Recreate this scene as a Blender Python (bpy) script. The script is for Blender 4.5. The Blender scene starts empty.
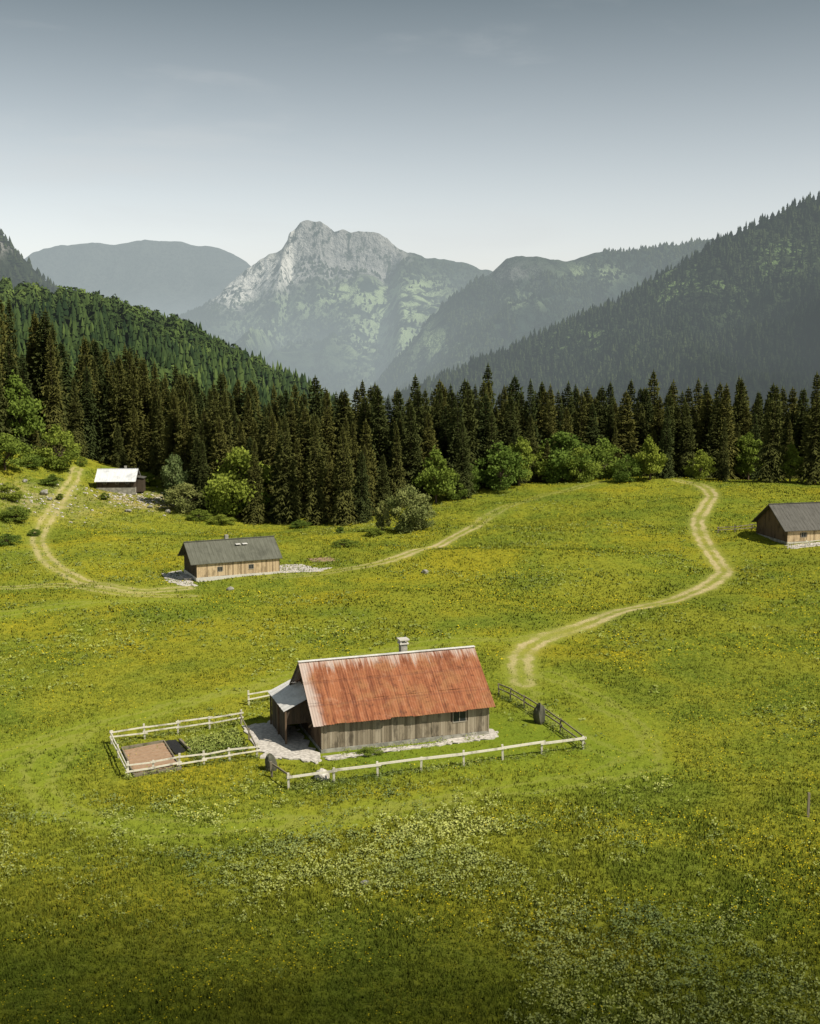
import bpy, math, random
import numpy as np
from mathutils import Matrix, Vector
random.seed(4); RNG=np.random.default_rng(7)
scene=bpy.context.scene
COL=scene.collection
CAMH=33.0; F=1206.0; PITCH=math.atan(172/F)
SUN_EL=math.radians(48); SUN_AZ=math.radians(120)   # azimuth from +Y towards +X

# ---------------------------------------------------------------- noise
def _h(ix,iy,s):
    n=(ix.astype(np.int64)*374761393+iy.astype(np.int64)*668265263+s*1442695041)&0xffffffff
    n=((n^(n>>13))*1274126177)&0xffffffff
    n=(n^(n>>16))&0xffffffff
    return n/4294967295.0
def vn(x,y,s=0):
    x=np.asarray(x,float);y=np.asarray(y,float)
    xi=np.floor(x);yi=np.floor(y);fx=x-xi;fy=y-yi
    fx=fx*fx*(3-2*fx);fy=fy*fy*(3-2*fy)
    a=_h(xi,yi,s);b=_h(xi+1,yi,s);c=_h(xi,yi+1,s);d=_h(xi+1,yi+1,s)
    return (a*(1-fx)+b*fx)*(1-fy)+(c*(1-fx)+d*fx)*fy
def fbm(x,y,s=0,o=4):
    t=0;a=.5;n=0
    for i in range(o):
        t=t+a*vn(x*2**i+i*17.3,y*2**i-i*9.1,s+i*7);n+=a;a*=.5
    return t/n
def ridged(x,y,s=0,o=4):
    t=0;a=.5;n=0
    for i in range(o):
        t=t+a*(1-np.abs(2*vn(x*2**i+i*17.3,y*2**i-i*9.1,s+i*7)-1));n+=a;a*=.5
    return t/n
def ss(a,b,x):
    t=np.clip((x-a)/(b-a),0,1);return t*t*(3-2*t)

# ---------------------------------------------------------------- terrain
def H(x,y):
    x=np.asarray(x,float);y=np.asarray(y,float)
    z=(fbm(x/38,y/38,1,3)-.5)*1.8
    z=z+(fbm(x/9,y/9,5,2)-.5)*.40
    z=z+(fbm(x/24,y/20,15,2)-.5)*3.0*ss(115,165,y)
    near=np.exp(-((x/26)**2+((y-97)/20)**2))
    z=z*(1-.85*near)
    z=z+13*ss(52,112,-x)*ss(150,245,y)+(fbm(x/7,y/7,9,3)-.5)*2.2*ss(60,85,-x)*ss(150,190,y)
    z=z-3.0*np.exp(-((x+24)/30)**2-((y-232)/24)**2)
    z=z+3.0*np.exp(-((x-75)/60)**2-((y-238)/34)**2)
    z=z-150*ss(285,720,y)*(1-.55*ss(30,130,-x))
    z=z-60*ss(700,2500,y)
    return z
def pixel_to_ground(u,v):
    "ground point where the camera ray through image pixel (u,v) meets the terrain"
    xc=(u-410)/F;yc=(512-v)/F;c=math.cos(PITCH);s=math.sin(PITCH)
    d=np.array([xc,c+yc*s,-s+yc*c])
    t=np.arange(40,420,.5)
    X=d[0]*t;Y=d[1]*t;Z=CAMH+d[2]*t
    g=Z-H(X,Y)
    k=np.where(g<0)[0]
    i=k[0] if len(k) else len(t)-1
    if i>0 and len(k):
        f=g[i-1]/(g[i-1]-g[i]);tt=t[i-1]+f*.5
    else: tt=300
    return np.array([d[0]*tt,d[1]*tt])
def hz(x,y): return float(H(x,y))

# ---------------------------------------------------------------- mesh helpers
def mesh_np(name,V,Fc,attrs=None,mats=(),midx=None,smooth=False,link=True):
    V=np.asarray(V,np.float32);Fc=np.asarray(Fc,np.int32)
    me=bpy.data.meshes.new(name)
    me.vertices.add(len(V));me.vertices.foreach_set('co',V.ravel())
    k=Fc.shape[1]
    me.loops.add(Fc.size);me.loops.foreach_set('vertex_index',Fc.ravel())
    me.polygons.add(len(Fc));me.polygons.foreach_set('loop_start',np.arange(0,Fc.size,k,dtype=np.int32))
    if midx is not None: me.polygons.foreach_set('material_index',np.asarray(midx,np.int32))
    me.update(calc_edges=True)
    me.polygons.foreach_set('use_smooth',np.full(len(Fc),smooth))
    for a,val in (attrs or {}).items():
        me.attributes.new(a,'FLOAT','POINT').data.foreach_set('value',np.asarray(val,np.float32))
    for m in mats: me.materials.append(m)
    if not link: return me
    ob=bpy.data.objects.new(name,me);COL.objects.link(ob);return ob
class MB:
    def __init__(s): s.v=[];s.f=[];s.m=[];s.a=[]
    def poly(s,pts,m=0,a=.5):
        b=len(s.v);s.v+= [tuple(p) for p in pts];s.a+=[a]*len(pts);s.f.append(tuple(range(b,b+len(pts))));s.m.append(m)
    def box(s,x0,x1,y0,y1,z0,z1,m=0,M=None,a=.5):
        b=len(s.v)
        P=[(x0,y0,z0),(x1,y0,z0),(x1,y1,z0),(x0,y1,z0),(x0,y0,z1),(x1,y0,z1),(x1,y1,z1),(x0,y1,z1)]
        if M is not None: P=[tuple(M@Vector(p)) for p in P]
        s.v+=P;s.a+=[a]*8
        for q in [(0,3,2,1),(4,5,6,7),(0,1,5,4),(1,2,6,5),(2,3,7,6),(3,0,4,7)]:
            s.f.append(tuple(b+i for i in q));s.m.append(m)
    def beam(s,p,q,w,h,m=0,a=.5):
        p=Vector(p);q=Vector(q);d=q-p;L=d.length;d.normalize()
        up=Vector((0,0,1)) if abs(d.z)<.95 else Vector((0,1,0))
        sd=d.cross(up).normalized();up=sd.cross(d)
        M=Matrix((( d.x,sd.x,up.x,p.x),(d.y,sd.y,up.y,p.y),(d.z,sd.z,up.z,p.z),(0,0,0,1)))
        s.box(0,L,-w/2,w/2,-h/2,h/2,m,M,a)
    def obj(s,name,mats,parent=None,bevel=0,smooth=False):
        me=bpy.data.meshes.new(name);me.from_pydata(s.v,[],s.f);me.update()
        for m in mats: me.materials.append(m)
        me.polygons.foreach_set('material_index',s.m)
        me.polygons.foreach_set('use_smooth',[smooth]*len(s.f))
        me.attributes.new('v','FLOAT','POINT').data.foreach_set('value',s.a)
        ob=bpy.data.objects.new(name,me);COL.objects.link(ob)
        if parent: ob.parent=parent
        if bevel:
            b=ob.modifiers.new('bevel','BEVEL');b.width=bevel;b.segments=1
        return ob
def empty(name,loc=(0,0,0),rz=0):
    e=bpy.data.objects.new(name,None);e.empty_display_size=.5;COL.objects.link(e)
    e.location=loc;e.rotation_euler=(0,0,rz);return e

# ---------------------------------------------------------------- node helpers
class NT:
    def __init__(s,name,tree=None):
        if tree is None:
            s.mat=bpy.data.materials.new(name);s.mat.use_nodes=True;s.t=s.mat.node_tree
        else: s.t=tree
        s.t.nodes.clear()
    def n(s,ty,ins=None,**pr):
        nd=s.t.nodes.new(ty)
        for k,v in pr.items(): setattr(nd,k,v)
        for k,v in (ins or {}).items():
            if isinstance(v,bpy.types.NodeSocket): s.t.links.new(v,nd.inputs[k])
            else: nd.inputs[k].default_value=v
        return nd
    def math(s,op,a,b=0.0,c=0.0,clamp=False):
        return s.n('ShaderNodeMath',{0:a,1:b,2:c},operation=op,use_clamp=clamp).outputs[0]
    def mr(s,x,a,b,c=0.0,d=1.0,sm=True):
        return s.n('ShaderNodeMapRange',{'Value':x,'From Min':a,'From Max':b,'To Min':c,'To Max':d},interpolation_type='SMOOTHSTEP' if sm else 'LINEAR').outputs[0]
    def mix(s,f,a,b,bt='MIX'):
        def c(q): return q if isinstance(q,bpy.types.NodeSocket) else (tuple(q)+(1,) if len(q)==3 else q)
        nd=s.n('ShaderNodeMix',data_type='RGBA',blend_type=bt)
        for k,v in ((0,f),(6,c(a)),(7,c(b))):
            if isinstance(v,bpy.types.NodeSocket): s.t.links.new(v,nd.inputs[k])
            else: nd.inputs[k].default_value=v
        return nd.outputs[2]
    def noise(s,vec,sc,det=3,rough=.55,dist=0.0):
        return s.n('ShaderNodeTexNoise',{'Vector':vec,'Scale':sc,'Detail':det,'Roughness':rough,'Distortion':dist}).outputs[0]
    def pos(s): return s.n('ShaderNodeNewGeometry').outputs['Position']
    def obj(s): return s.n('ShaderNodeTexCoord').outputs['Object']
    def attr(s,n): return s.n('ShaderNodeAttribute',attribute_name=n).outputs['Fac']
    def scl(s,vec,v): return s.n('ShaderNodeMapping',{'Vector':vec,'Scale':v}).outputs[0]
    def out(s,sh): s.n('ShaderNodeOutputMaterial',{'Surface':sh});return s.mat
    def bump(s,h,st,d=.1): return s.n('ShaderNodeBump',{'Height':h,'Strength':st,'Distance':d}).outputs[0]
    def pbr(s,col,rough=.8,nrm=None,metal=0.0,spec=.3):
        i={'Base Color':col if isinstance(col,bpy.types.NodeSocket) else tuple(col)+(1,),'Roughness':rough,'Metallic':metal,'Specular IOR Level':spec}
        if nrm is not None:i['Normal']=nrm
        return s.n('ShaderNodeBsdfPrincipled',i).outputs[0]
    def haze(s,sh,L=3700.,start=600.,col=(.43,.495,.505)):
        # painted aerial perspective: airlight mixed into the surface as emission, growing with distance
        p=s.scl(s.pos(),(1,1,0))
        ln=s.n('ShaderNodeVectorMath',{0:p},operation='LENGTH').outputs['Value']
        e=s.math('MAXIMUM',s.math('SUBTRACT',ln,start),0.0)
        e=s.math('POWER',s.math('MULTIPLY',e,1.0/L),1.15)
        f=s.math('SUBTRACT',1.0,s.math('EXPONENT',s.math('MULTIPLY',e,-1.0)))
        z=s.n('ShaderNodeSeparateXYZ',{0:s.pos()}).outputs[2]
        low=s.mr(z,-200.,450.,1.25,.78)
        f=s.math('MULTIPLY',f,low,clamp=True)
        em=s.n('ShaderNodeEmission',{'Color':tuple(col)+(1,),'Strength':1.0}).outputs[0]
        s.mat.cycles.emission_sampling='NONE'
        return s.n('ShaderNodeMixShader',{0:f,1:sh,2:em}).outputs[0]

def grass_color(s):
    p=s.pos()
    n1=s.noise(p,.017,4,.6,.6);n2=s.noise(p,.09,4,.6,.4);n3=s.noise(p,.9,4,.65)
    c=s.mix(s.mr(n1,.38,.62),(.150,.205,.018),(.245,.258,.020))
    c=s.mix(s.mr(n2,.35,.68,0,.70),c,(.300,.285,.024))
    c=s.mix(s.mr(n2,.52,.30,0,.6),c,(.095,.150,.018))
    c=s.mix(s.math('MULTIPLY',s.mr(n3,.55,.30),.55),c,(.080,.115,.016))
    return c,n1,n2,n3

# ---- ground material
def ground_mat():
    s=NT('meadow_grass');p=s.pos()
    c,n1,n2,n3=grass_color(s)
    fine=s.noise(p,3.2,4,.7)
    c=s.mix(s.mr(fine,.35,.7,0,.55),c,(.29,.31,.055))
    c=s.mix(s.mr(fine,.50,.28,0,.55),c,(.060,.090,.014))
    # flower drifts
    fl=s.n('ShaderNodeTexVoronoi',{'Vector':p,'Scale':2.2}).outputs['Distance']
    drift=s.mr(s.noise(p,.045,3,.6,.5),.50,.66)
    flm=s.math('MULTIPLY',s.mr(fl,.28,.12),drift)
    c=s.mix(s.math('MULTIPLY',flm,.8),c,(.56,.42,.015))
    c=s.mix(s.math('MULTIPLY',drift,.34),c,(.37,.29,.016))
    # trodden band
    dm=s.attr('d_mown')
    dmn=s.math('ADD',dm,s.math('ADD',s.math('MULTIPLY',s.math('SUBTRACT',n3,.5),2.6),s.math('MULTIPLY',s.math('SUBTRACT',n2,.5),3.5)))
    m=s.mr(dmn,3.6,.8)
    c=s.mix(s.math('MULTIPLY',m,.68),c,(.215,.262,.028))
    rut=s.mr(s.math('ABSOLUTE',s.math('SUBTRACT',dmn,.85)),.5,.15)
    c=s.mix(s.math('MULTIPLY',rut,.26),c,(.34,.32,.10))
    lw=s.attr('lawn');c=s.mix(s.math('MULTIPLY',lw,.6),c,(.145,.220,.020))
    # cart tracks
    d=s.attr('d_track');a=s.attr('a_track')
    wob=s.math('ADD',s.math('MULTIPLY',s.math('SUBTRACT',s.noise(p,.5,4,.65),.5),1.4),s.math('MULTIPLY',s.math('SUBTRACT',s.noise(p,2.5,3,.65),.5),.7))
    dd=s.math('ADD',d,wob)
    verge=s.mr(dd,2.8,.5);c=s.mix(s.math('MULTIPLY',s.math('MULTIPLY',verge,a),.60),c,(.34,.33,.085))
    r=s.mr(s.math('ABSOLUTE',s.math('SUBTRACT',dd,.80)),.66,.12)
    brk=s.mr(s.noise(p,.16,4,.65),.36,.58,.20,1.0)
    dirt=s.mix(s.noise(p,1.7,3),(.43,.35,.16),(.62,.52,.30))
    c=s.mix(s.math('MULTIPLY',s.math('MULTIPLY',r,a),brk),c,dirt)
    # bare stony soil
    so=s.math('MULTIPLY',s.attr('soil'),s.mr(s.noise(p,.45,5,.75),.42,.54))
    c=s.mix(s.math('MULTIPLY',so,.9),c,s.mix(s.noise(p,2.4,3),(.30,.20,.09),(.58,.50,.35)))
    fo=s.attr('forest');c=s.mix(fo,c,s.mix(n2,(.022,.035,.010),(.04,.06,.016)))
    geo=s.math('ADD',fine,s.math('MULTIPLY',n3,1.5))
    nr=s.bump(geo,.6,.30)
    sh=s.n('ShaderNodeBsdfDiffuse',{'Color':c,'Roughness':.4,'Normal':nr}).outputs[0]
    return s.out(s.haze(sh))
GROUND=ground_mat()

def leaf_mat(name,c0,c1,trans=.3,use_grass=False,objrnd=True,haze=False,noise_sc=0,up=0.):
    s=NT(name);v=s.attr('v')
    if use_grass:
        g,_,_,_=grass_color(s)
        c=s.mix(v,s.mix(.50,g,c0+(1,)),s.mix(.40,g,c1+(1,)))
    else: c=s.mix(v,c0,c1)
    if objrnd:
        r=s.n('ShaderNodeObjectInfo').outputs['Random']
        c=s.mix(1.0,c,s.mix(r,(.62,.72,.75),(1.38,1.20,1.0)),'MULTIPLY')
    if noise_sc:
        n=s.noise(s.pos(),noise_sc,3)
        c=s.mix(1.0,c,s.mix(s.mr(n,.3,.7),(.55,.62,.62),(1.35,1.28,1.1)),'MULTIPLY')
    ins={'Color':c}
    if up:
        # blades of a dense sward catch light like the sward's surface
        g=s.n('ShaderNodeNewGeometry').outputs['Normal']
        q=s.n('ShaderNodeVectorMath',{0:g,'Scale':1-up},operation='SCALE').outputs[0]
        q=s.n('ShaderNodeVectorMath',{0:q,1:(0,0,up)},operation='ADD').outputs[0]
        ins['Normal']=s.n('ShaderNodeVectorMath',{0:q},operation='NORMALIZE').outputs[0]
    a=s.n('ShaderNodeBsdfDiffuse',ins).outputs[0]
    if trans>0:
        b=s.n('ShaderNodeBsdfTranslucent',{'Color':c}).outputs[0]
        a=s.n('ShaderNodeMixShader',{0:trans,1:a,2:b}).outputs[0]
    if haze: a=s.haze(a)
    return s.out(a)
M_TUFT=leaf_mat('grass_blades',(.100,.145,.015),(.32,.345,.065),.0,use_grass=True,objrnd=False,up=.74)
M_WEED=leaf_mat('meadow_herbs',(.10,.155,.025),(.42,.46,.16),.0,objrnd=False,noise_sc=.1,up=.62)
M_FLOW=leaf_mat('buttercup_petals',(.55,.42,.01),(.75,.60,.03),.0,objrnd=False,up=.6)
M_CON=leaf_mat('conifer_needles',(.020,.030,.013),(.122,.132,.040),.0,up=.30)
M_DEC=leaf_mat('broadleaf_foliage',(.065,.110,.020),(.26,.33,.060),.25,up=.3)
M_PALE=leaf_mat('willow_foliage',(.08,.12,.035),(.29,.32,.12),.25,up=.3)
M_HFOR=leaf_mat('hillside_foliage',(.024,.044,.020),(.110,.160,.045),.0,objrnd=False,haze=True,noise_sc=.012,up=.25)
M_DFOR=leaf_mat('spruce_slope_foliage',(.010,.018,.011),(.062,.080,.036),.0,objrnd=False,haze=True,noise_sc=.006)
def bark():
    s=NT('bark');n=s.noise(s.scl(s.obj(),(4,4,1)),2,3)
    return s.out(s.pbr(s.mix(n,(.05,.035,.022),(.14,.105,.07)),.9))
M_BARK=bark()
def wood(name,c0,c1,c2):
    s=NT(name);o=s.obj();v=s.attr('v')
    n=s.noise(s.scl(o,(9,9,.7)),1.5,4,.65);n2=s.noise(s.scl(o,(1.5,1.5,.6)),.9,4,.65)
    c=s.mix(n,c0,c1);c=s.mix(s.mr(v,.3,1,0,.75,False),c,c2);c=s.mix(s.mr(v,.35,0,0,.65,False),c,tuple(q*.45 for q in c0))
    c=s.mix(s.mr(n2,.48,.68,0,.65),c,tuple(q*.4 for q in c0))
    return s.out(s.pbr(c,.85,s.bump(n,.5,.02)))
M_WOOD=wood('weathered_boards',(.125,.100,.068),(.33,.275,.19),(.42,.36,.27))
M_DARKW=wood('dark_timber',(.045,.034,.024),(.11,.085,.06),(.085,.06,.04))
M_TANW=wood('tan_boards',(.42,.30,.17),(.68,.53,.33),(.64,.50,.31))
M_BRNW=wood('brown_boards',(.085,.055,.035),(.19,.13,.08),(.15,.10,.06))
M_FENCE=wood('bleached_fence_wood',(.50,.47,.38),(.80,.76,.64),(.72,.68,.56))
M_FENCED=wood('grey_fence_wood',(.14,.12,.085),(.32,.28,.20),(.25,.21,.15))
def stone(name,c0,c1,sc=2.,b=.6):
    s=NT(name);o=s.obj();v=s.n('ShaderNodeTexVoronoi',{'Vector':o,'Scale':sc,'Randomness':1.0})
    n=s.noise(o,sc*2,4,.65)
    c=s.mix(n,c0,c1);g=s.mr(v.outputs['Distance'],.30,.62,0,.45)
    c=s.mix(g,c,tuple(x*.45 for x in c0))
    bw=s.n('ShaderNodeRGBToBW',{0:v.outputs['Color']}).outputs[0]
    c=s.mix(s.mr(bw,.2,.8,0,.35),c,c1)
    return s.out(s.pbr(c,.9,s.bump(n,b,.08)))
M_STONE=stone('limestone',(.19,.185,.15),(.47,.45,.39),1.6)
M_GRAV=stone('pale_gravel',(.42,.38,.33),(.80,.75,.68),3.2,.4)
M_ROCKD=stone('mossy_rock',(.05,.055,.035),(.17,.16,.12),1.5)
def rust():
    s=NT('rusty_corrugated_iron');o=s.obj();sep=s.n('ShaderNodeSeparateXYZ',{0:o})
    x,y,z=sep.outputs
    st=s.noise(s.scl(o,(2.6,.25,.25)),1.0,5,.7,.4)
    st2=s.noise(s.scl(o,(6.5,.5,.5)),1.0,4,.65)
    bl=s.noise(o,.55,6,.7,.6);bl2=s.noise(o,1.6,5,.7,.3)
    c=s.mix(s.mr(st,.36,.62),(.195,.062,.026),(.345,.128,.056))
    c=s.mix(s.mr(bl,.46,.62,0,.75),c,(.310,.140,.058))
    c=s.mix(s.mr(bl2,.52,.72,0,.50),c,(.43,.225,.135))
    c=s.mix(s.mr(bl2,.48,.30,0,.8),c,(.105,.038,.020))
    c=s.mix(s.mr(st,.42,.28,0,.6),c,(.13,.042,.022))
    c=s.mix(s.mr(st2,.60,.80,0,.38),c,(.45,.30,.22))
    hh=s.math('ADD',z,s.math('MULTIPLY',s.math('SUBTRACT',st,.5),3.4))
    pale=s.mr(hh,5.8,6.8)
    pale2=s.math('MULTIPLY',s.mr(s.math('ADD',x,s.math('MULTIPLY',s.math('SUBTRACT',bl,.5),2.0)),.35,-.6),.8)
    pale=s.math('MAXIMUM',s.math('MULTIPLY',pale,.85),pale2)
    c=s.mix(pale,c,s.mix(st2,(.38,.29,.24),(.60,.55,.50)))
    fx=s.math('FRACT',s.math('MULTIPLY',x,1/.94))
    lap=s.mr(s.math('ABSOLUTE',s.math('SUBTRACT',fx,.5)),.45,.49)
    lapr=s.noise(s.scl(o,(1.1,.01,.01)),1.0,1)
    c=s.mix(s.math('MULTIPLY',lap,s.mr(lapr,.3,.6,.10,.6)),c,(.12,.045,.03))
    for zz in (3.75,5.15):
        ln=s.mr(s.math('ABSOLUTE',s.math('SUBTRACT',z,zz)),.08,.02)
        c=s.mix(s.math('MULTIPLY',ln,.28),c,(.12,.045,.03))
    return s.out(s.pbr(c,.65,metal=0.0,spec=.2))
M_RUST=rust()
def sheet(name,c0,c1,rough=.45,mt=0.0):
    s=NT(name);o=s.obj();n=s.noise(s.scl(o,(3,.4,.4)),1.5,4,.6)
    n2=s.noise(o,.5,4,.65);c=s.mix(s.mr(n,.3,.7),c0,c1);c=s.mix(s.mr(n2,.45,.7,0,.6),c,tuple(q*.6 for q in c0))
    return s.out(s.pbr(c,rough,metal=mt))
M_GREYR=sheet('grey_green_roof_sheet',(.105,.107,.080),(.145,.147,.115),.7)
M_DGREY=sheet('dark_grey_roof_sheet',(.088,.084,.072),(.125,.120,.106),.7)
M_WHITER=sheet('white_roof_sheet',(.66,.68,.70),(.82,.83,.84),.5)
M_ZINC=sheet('zinc_sheet',(.68,.66,.63),(.82,.80,.77),.6)
def plain(name,c,r=.6,spec=.3):
    s=NT(name);n=s.noise(s.obj(),3,3);return s.out(s.pbr(s.mix(n,tuple(q*.75 for q in c),c),r,spec=spec))
M_GLASS=plain('window_glass',(.03,.035,.04),.12,.6)
M_FRAME=plain('window_frame_paint',(.40,.36,.29))
M_PLASTER=plain('limewash',(.66,.63,.57),.9)
M_BLACK=plain('black_sheeting',(.025,.025,.025),.7)
def soil():
    s=NT('tilled_soil');o=s.pos();w=s.noise(o,3,4,.6)
    return s.out(s.pbr(s.mix(w,(.28,.17,.10),(.48,.34,.23)),.95,s.bump(w,.8,.08)))
M_SOIL=soil()

# ---------------------------------------------------------------- ground sheet
def axis(a,b,st,lo,hi,g=1.08):
    c=list(np.arange(a,b+1e-6,st));s_=st;L=[];x=a
    while x>lo: s_*=g;x-=s_;L.append(x)
    s_=st;R=[];x=b
    while x<hi: s_*=g;x+=s_;R.append(x)
    return np.array(L[::-1]+c+R)
XS=axis(-72,88,.5,-14000,14000);YS=axis(48,290,.5,-9000,16000)
GX,GY=np.meshgrid(XS,YS);gx=GX.ravel();gy=GY.ravel()
gz=H(gx,gy)
def polydist(px,py,pts,dense=None):
    best=np.full(px.shape,1e6);par=np.zeros(px.shape)
    n=len(pts)-1
    for i in range(n):
        a=pts[i];b=pts[i+1];d=b-a;L=(d**2).sum()+1e-9
        t=np.clip(((px-a[0])*d[0]+(py-a[1])*d[1])/L,0,1)
        q=np.hypot(px-a[0]-t*d[0],py-a[1]-t*d[1])
        k=q<best;best[k]=q[k];par[k]=((i+t)/n)[k]
    return best,par
def smooth_path(pix,sub=5):
    P=np.array([pixel_to_ground(u,v) for u,v in pix]);o=[]
    P=np.vstack([2*P[0]-P[1],P,2*P[-1]-P[-2]])
    for i in range(1,len(P)-2):
        for k in range(sub):
            t=k/sub;a,b,c,d=P[i-1],P[i],P[i+1],P[i+2]
            o.append(.5*((2*b)+(c-a)*t+(2*a-5*b+4*c-d)*t*t+(3*b-a-3*c+d)*t**3))
    o.append(P[-2]);return np.array(o)
T1=smooth_path([(676,480),(702,486),(712,497),(698,520),(706,545),(724,570),(712,583),(680,598),(636,608),(585,625),(545,638),(526,650),(520,664),(524,684)])
T2=smooth_path([(78,468),(66,490),(50,515),(38,540),(48,560),(80,580),(130,590),(185,588)])
T3=smooth_path([(275,577),(335,571),(390,560),(440,545),(472,528),(492,514),(540,496),(600,482)])
T4=smooth_path([(0,588),(60,585),(110,592),(190,596)])
MW=[smooth_path([(524,660),(522,690),(545,715),(595,745),(650,765)]),
    smooth_path([(545,638),(500,640),(440,642),(330,665),(240,690),(130,718),(40,742),(-40,770)]),
    smooth_path([(90,728),(40,770),(60,808),(150,828),(290,822),(380,810),(470,795),(600,775),(650,750),(620,715),(550,675)]),
    smooth_path([(-30,620),(60,606),(190,600)])]
near=(gx>-140)&(gx<140)&(gy>40)&(gy<330)
def fields(px,py):
    dt=np.full(px.shape,1e3);at=np.zeros(px.shape)
    for P,fn in ((T1,lambda t:.34+.50*ss(0,.12,t)*(1-.75*ss(.82,1,t))),(T2,lambda t:.62+0*t),(T3,lambda t:.22+.78*np.exp(-((t-.42)/.18)**2)),(T4,lambda t:.38+0*t)):
        d,t=polydist(px,py,P);k=d<dt;dt[k]=d[k];at[k]=fn(t)[k]
    dm=np.full(px.shape,1e3)
    for P in MW: dm=np.minimum(dm,polydist(px,py,P)[0])
    return dt,at,dm
dtr=np.full(gx.shape,1e3);atr=np.zeros(gx.shape);dmw=np.full(gx.shape,1e3)
dtr[near],atr[near],dmw[near]=fields(gx[near],gy[near])
# forest edge
EDGE=np.array([pixel_to_ground(u,v) for u,v in [(-260,470),(-120,455),(0,449),(90,460),(150,474),(196,508),(260,521),(330,521),(376,518),(420,500),(500,488),(560,480),(620,477),(700,479),(820,480),(930,482),(1100,490)]])
eo=np.argsort(EDGE[:,0]);EX=EDGE[eo,0];EY=np.clip(EDGE[eo,1],215,300)
def edgey(x): return np.interp(x,EX,EY)
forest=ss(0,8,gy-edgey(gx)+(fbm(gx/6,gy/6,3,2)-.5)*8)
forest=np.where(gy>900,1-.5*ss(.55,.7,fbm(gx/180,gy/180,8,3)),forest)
BO=pixel_to_ground(322,753)
lawn=np.exp(-(((gx-3)/14)**2+((gy-96)/9)**2)**2)
s1=pixel_to_ground(150,500);s2=pixel_to_ground(120,512);s3=pixel_to_ground(30,500)
soilA=np.exp(-(((gx-s1[0])/10)**2+((gy-s1[1])/9)**2))*1.3+np.exp(-(((gx-s3[0])/12)**2+((gy-s3[1])/12)**2))*.6
nx,ny=len(XS),len(YS);idx=np.arange(nx*ny).reshape(ny,nx)
Fq=np.stack([idx[:-1,:-1],idx[:-1,1:],idx[1:,1:],idx[1:,:-1]],-1).reshape(-1,4)
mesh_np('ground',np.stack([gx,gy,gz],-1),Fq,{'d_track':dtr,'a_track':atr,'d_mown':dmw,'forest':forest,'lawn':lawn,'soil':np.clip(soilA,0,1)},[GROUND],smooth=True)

# ---------------------------------------------------------------- meadow vegetation
def sample(n,y0,y1,power=1.0):
    y=y0+(y1-y0)*RNG.random(n)**power
    x=(RNG.random(n)*2-1)*(.37*y+5);return x,y
AX=np.array([math.cos(math.radians(19)),math.sin(math.radians(19))]);AN=np.array([-AX[1],AX[0]])
def inbuild(x,y):
    rx=(x-BO[0])*AX[0]+(y-BO[1])*AX[1];ry=(x-BO[0])*AN[0]+(y-BO[1])*AN[1]
    return (rx>-5.2)&(rx<15.6)&(ry>-1.6)&(ry<10)
def blades(name,x,y,nb,hmin,hmax,wd,mat,spread=.12,hs=None):
    n=len(x);z=H(x,y)
    X=np.repeat(x,nb)+RNG.normal(0,spread,n*nb);Y=np.repeat(y,nb)+RNG.normal(0,spread,n*nb);Z=np.repeat(z,nb)-.03
    h=(hmin+(hmax-hmin)*RNG.random(n*nb))*(np.repeat(hs,nb) if hs is not None else 1)
    a=RNG.random(n*nb)*math.tau;la=RNG.random(n*nb)*math.tau;ln=h*RNG.random(n*nb)*.7
    w=wd*(.6+.8*RNG.random(n*nb))
    A=np.stack([X-np.cos(a)*w,Y-np.sin(a)*w,Z],-1);B=np.stack([X+np.cos(a)*w,Y+np.sin(a)*w,Z],-1)
    C=np.stack([X+np.cos(la)*ln,Y+np.sin(la)*ln,Z+h],-1)
    V=np.stack([A,B,C],1).reshape(-1,3);Fc=np.arange(len(V)).reshape(-1,3)
    v=np.clip(np.repeat(RNG.random(n),nb)*.6+RNG.random(n*nb)*.4,0,1)
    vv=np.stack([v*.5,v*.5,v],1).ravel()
    return mesh_np(name,V,Fc,{'v':vv},[mat])
def scat(n,y0,y1,fn=None):
    x,y=sample(n,y0,y1);dt,at,dm=fields(x,y)
    k=~inbuild(x,y)&((dt>1.9)|(RNG.random(n)>at*1.4))&(y<edgey(x))
    p=np.ones(len(x));p*=1-.75*ss(3.4,.8,dm+(fbm(x/3,y/3,88,2)-.5)*3)
    lw=np.exp(-(((x-3)/14)**2+((y-96)/9)**2)**2);p*=1-.88*lw
    if fn is not None:p*=fn(x,y)
    k&=RNG.random(len(x))<p
    return x[k],y[k]
def band(a0,a1,b0,b1): return lambda x,y:ss(a0,a1,y+(fbm(x/6,y/6,61,2)-.5)*8)*ss(b0,b1,y+(fbm(x/6,y/6,61,2)-.5)*8)
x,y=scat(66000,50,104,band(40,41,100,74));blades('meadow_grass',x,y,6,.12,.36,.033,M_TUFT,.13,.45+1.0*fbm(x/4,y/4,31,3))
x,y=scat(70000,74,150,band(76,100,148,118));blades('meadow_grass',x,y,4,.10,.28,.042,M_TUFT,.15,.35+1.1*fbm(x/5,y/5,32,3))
x,y=scat(80000,118,285,lambda x,y:ss(118,148,y));blades('meadow_grass',x,y,3,.12,.34,.085,M_TUFT,.25,.3+1.2*fbm(x/7,y/7,33,3))
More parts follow.
